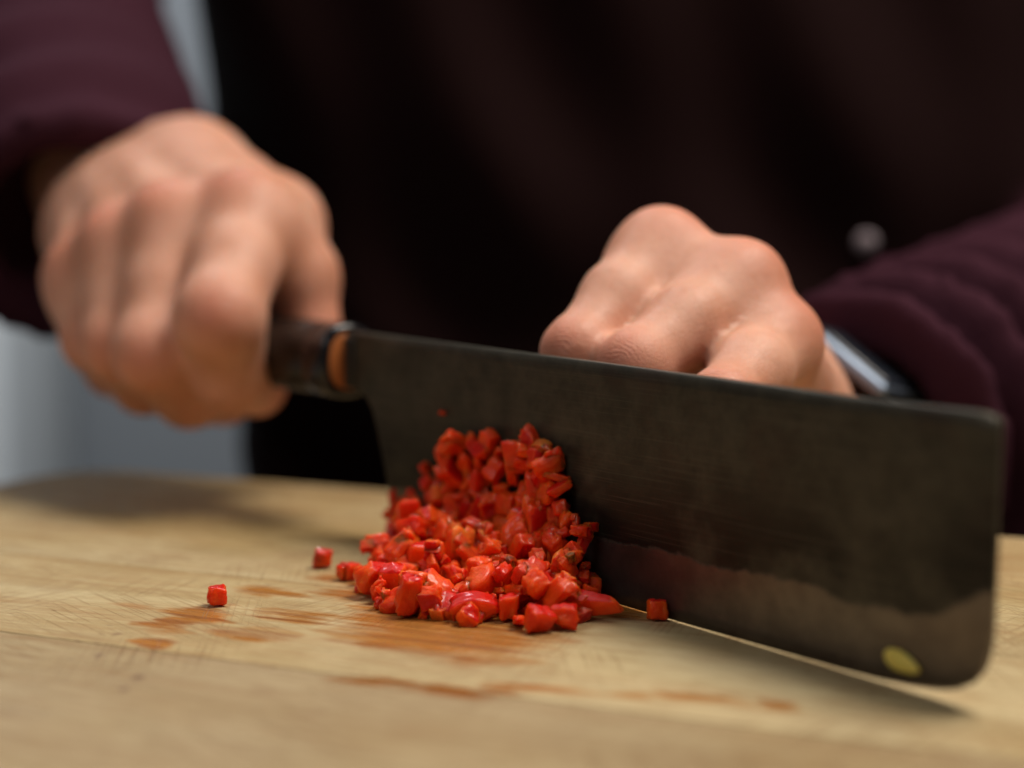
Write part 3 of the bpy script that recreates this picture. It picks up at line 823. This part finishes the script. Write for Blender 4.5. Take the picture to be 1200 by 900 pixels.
# the heap on the board: dropped one by one onto a height map
CELL = .001
gx0, gy0 = -.09, .26; HM = np.zeros((160, 160))
heap_poly = [(458, 668), (486, 652), (520, 655), (690, 702), (704, 718), (682, 732), (645, 740), (592, 735), (545, 733), (498, 729), (458, 716), (426, 706), (416, 686)]
hp = [(G(u, v).x, G(u, v).y) for u, v in heap_poly]
def blade_clear(p, r): return (p - E0).dot(KN) - r - .0008
def drop_piece(x, y, me, a, sc, label, group, rot=None):
    r = a * sc * .95
    i0, i1 = int((x - r * .8 - gx0) / CELL), int((x + r * .8 - gx0) / CELL) + 1
    j0, j1 = int((y - r * .8 - gy0) / CELL), int((y + r * .8 - gy0) / CELL) + 1
    base = float(np.percentile(HM[i0:i1, j0:j1], 60))
    z = base + r * .80
    HM[i0:i1, j0:j1] = np.maximum(HM[i0:i1, j0:j1], z + r * .62)
    o = piece(me, (x, y, z), rot or rrot(), sc, label, group); off_blade(o); return o
NAMED = [G(*q) for q in ((438, 700), (462, 703), (478, 724), (508, 718), (553, 727), (560, 727), (632, 741), (663, 738), (632, 727), (596, 728), (684, 722), (704, 728))]
cnt = 0; tries = 0
while cnt < 240 and tries < 22000:
    tries += 1
    x = random.uniform(min(q[0] for q in hp), max(q[0] for q in hp)); y = random.uniform(min(q[1] for q in hp), max(q[1] for q in hp))
    if not inpoly(x, y, hp): continue
    if any((x - q.x) ** 2 + (y - q.y) ** 2 < .0031 ** 2 for q in NAMED): continue
    db = (Vector((x, y, 0)) - E0).dot(KN)
    me, a = random.choice(VAR); sc = random.choice([.65, .8, .9, 1.05, 1.25])
    if db < a * sc * 1.2: continue
    # allowed height: high by the blade, low at the front rim
    i, j = int((x - gx0) / CELL), int((y - gy0) / CELL)
    edge = min(math.hypot(x - (q[0] + (r_[0] - q[0]) * k / 6), y - (q[1] + (r_[1] - q[1]) * k / 6)) for q, r_ in zip(hp, hp[1:] + hp[:1]) for k in range(6))
    lim = min(.0105, .0018 + max(0, .034 - db) * .40)
    if HM[i, j] > lim: continue
    lab, grp = HEAP[0 if x < G(480, 700).x else (1 if db > .018 else 2)]
    drop_piece(x, y, me, a, sc, lab, grp); cnt += 1

# single pieces that can be told apart
def single(u, v, sz, rz, label, seed, bend=0.0, lump=.14, power=6.0, tilt=(0, 0), lift=0.0, pale=False, taper=0.0, pieces=1):
    me = pepper_mesh(sz, bend, seed, 6, lump, power, pale, taper, pieces)
    g = G(u, v)
    zmin = None
    M = Matrix.Rotation(rz, 3, 'Z') @ Matrix.Rotation(tilt[0], 3, 'X') @ Matrix.Rotation(tilt[1], 3, 'Y')
    zmin = min((M @ vv.co).z for vv in me.vertices)
    o = bpy.data.objects.new('pepper_piece', me); COL.objects.link(o)
    o.location = (g.x, g.y, -zmin + lift); o.rotation_euler = M.to_euler()
    tag(o, label, 'pepper piece'); off_blade(o); return o
single(254, 710, (.0021, .0018, .0020), .35, 'small red pepper cube lying alone on the board, far left of the heap', 51, 0, .20)
single(381, 666, (.0020, .0018, .0022), .2, 'lone red pepper cube left of the heap, the farther of two loose ones', 52, 0, .30, pieces=2)
single(409, 680, (.0019, .0019, .0019), .7, 'lone red pepper bit just left of the heap, nearer the heap than its neighbour', 53, 0, .30, pieces=2)
single(774, 727, (.0019, .0016, .0022), .1, 'red pepper bit standing against the blade edge, right of the heap', 54, 0, .25)
single(690, 726, (.0074, .0034, .0032), -.42, 'long flat red pepper sliver tapering to a point at right end of heap', 55, 0, .08, 5.0, (.35, 0), taper=.85)
single(438, 700, (.0035, .0026, .0030), .5, 'orange edged pepper piece at the left front corner of the heap', 56, .4, .22, 5, (.5, .3), pale=True)
single(462, 703, (.0030, .0022, .0036), -.3, 'upright red pepper chunk second from the left at the heap front', 57, 0, .2, 6, (.3, 0))
single(478, 724, (.0026, .0020, .0040), .25, 'narrow red pepper piece standing lowest at the left of the heap front', 58, 0, .28, 5, (.2, .2))
single(508, 718, (.0026, .0024, .0040), -.5, 'leaning red pepper strip left of the curved piece at the heap front', 59, .4, .22, 5, (.2, -.5))
single(556, 727, (.0046, .0024, .0024), .10, 'curved glossy red pepper piece at the middle of the heap front', 60, -.9, .16, 5, (.2, 0))
single(632, 741, (.0026, .0023, .0024), .4, 'rounded red pepper lump closest to the camera at the heap front', 61, 0, .18, 4, (.3, .2), lift=0)
single(663, 738, (.0026, .0021, .0022), -.2, 'ragged red pepper chunk between the rounded lump and the long sliver', 62, 0, .3, 6)
single(632, 727, (.0038, .0026, .0026), .9, 'large shiny folded pepper skin piece on top of the heap front, right side', 63, .7, .22, 5, (.6, .3), lift=.004)
single(596, 728, (.0020, .0022, .0028), .1, 'squarish red pepper chunk between the curved piece and the rounded lump', 64, 0, .2, 6)
single(645, 698, (.0020, .0018, .0046), .2, 'tall upright pepper strip rising from the heap beside the blade', 65, .3, .2, 5, (.1, .2), lift=.002, pale=True)
single(492, 690, (.0030, .0028, .0030), .2, 'round shiny pepper bit with a bright highlight, left top of heap', 66, 0, .14, 3, lift=.004)
me = pepper_mesh((.0008, .0006, .0004), 0, 71, 3)
o = piece(me, blade_pt(526, 483, .0018), (0.3, .2, 0), 1, 'tiny red pepper speck stuck high on the blade near the handle')
seed_m = simple('pepper_seed', (.72, .60, .13), .4, .15, 400.0, bump=.2, Subsurface_Weight=.2, Subsurface_Scale=.001)
bm = bmesh.new(); bmesh.ops.create_uvsphere(bm, u_segments=20, v_segments=12, radius=1)
for v in bm.verts:
    x, y, z = v.co; tp = 1 - .28 * x
    v.co = Vector((x * .0038, y * .0017 * tp, z * .0006)) * (1 + .08 * noise.noise(Vector((x * 2, y * 2, z))))
seed = link('pepper_seed', bm_mesh('pepper_seed', bm), seed_m)
sp = blade_pt(1061, 775, .0009)
Mx = Matrix((KD * .985 - Vector((0, 0, .17)), (KD * .17 + Vector((0, 0, .985))), KN)).transposed()
Mx = Mx.to_4x4(); seed.rotation_euler = Mx.to_euler(); seed.location = sp
tag(seed, 'pale yellow pepper seed stuck low on the blade near its rounded tip', 'seed')
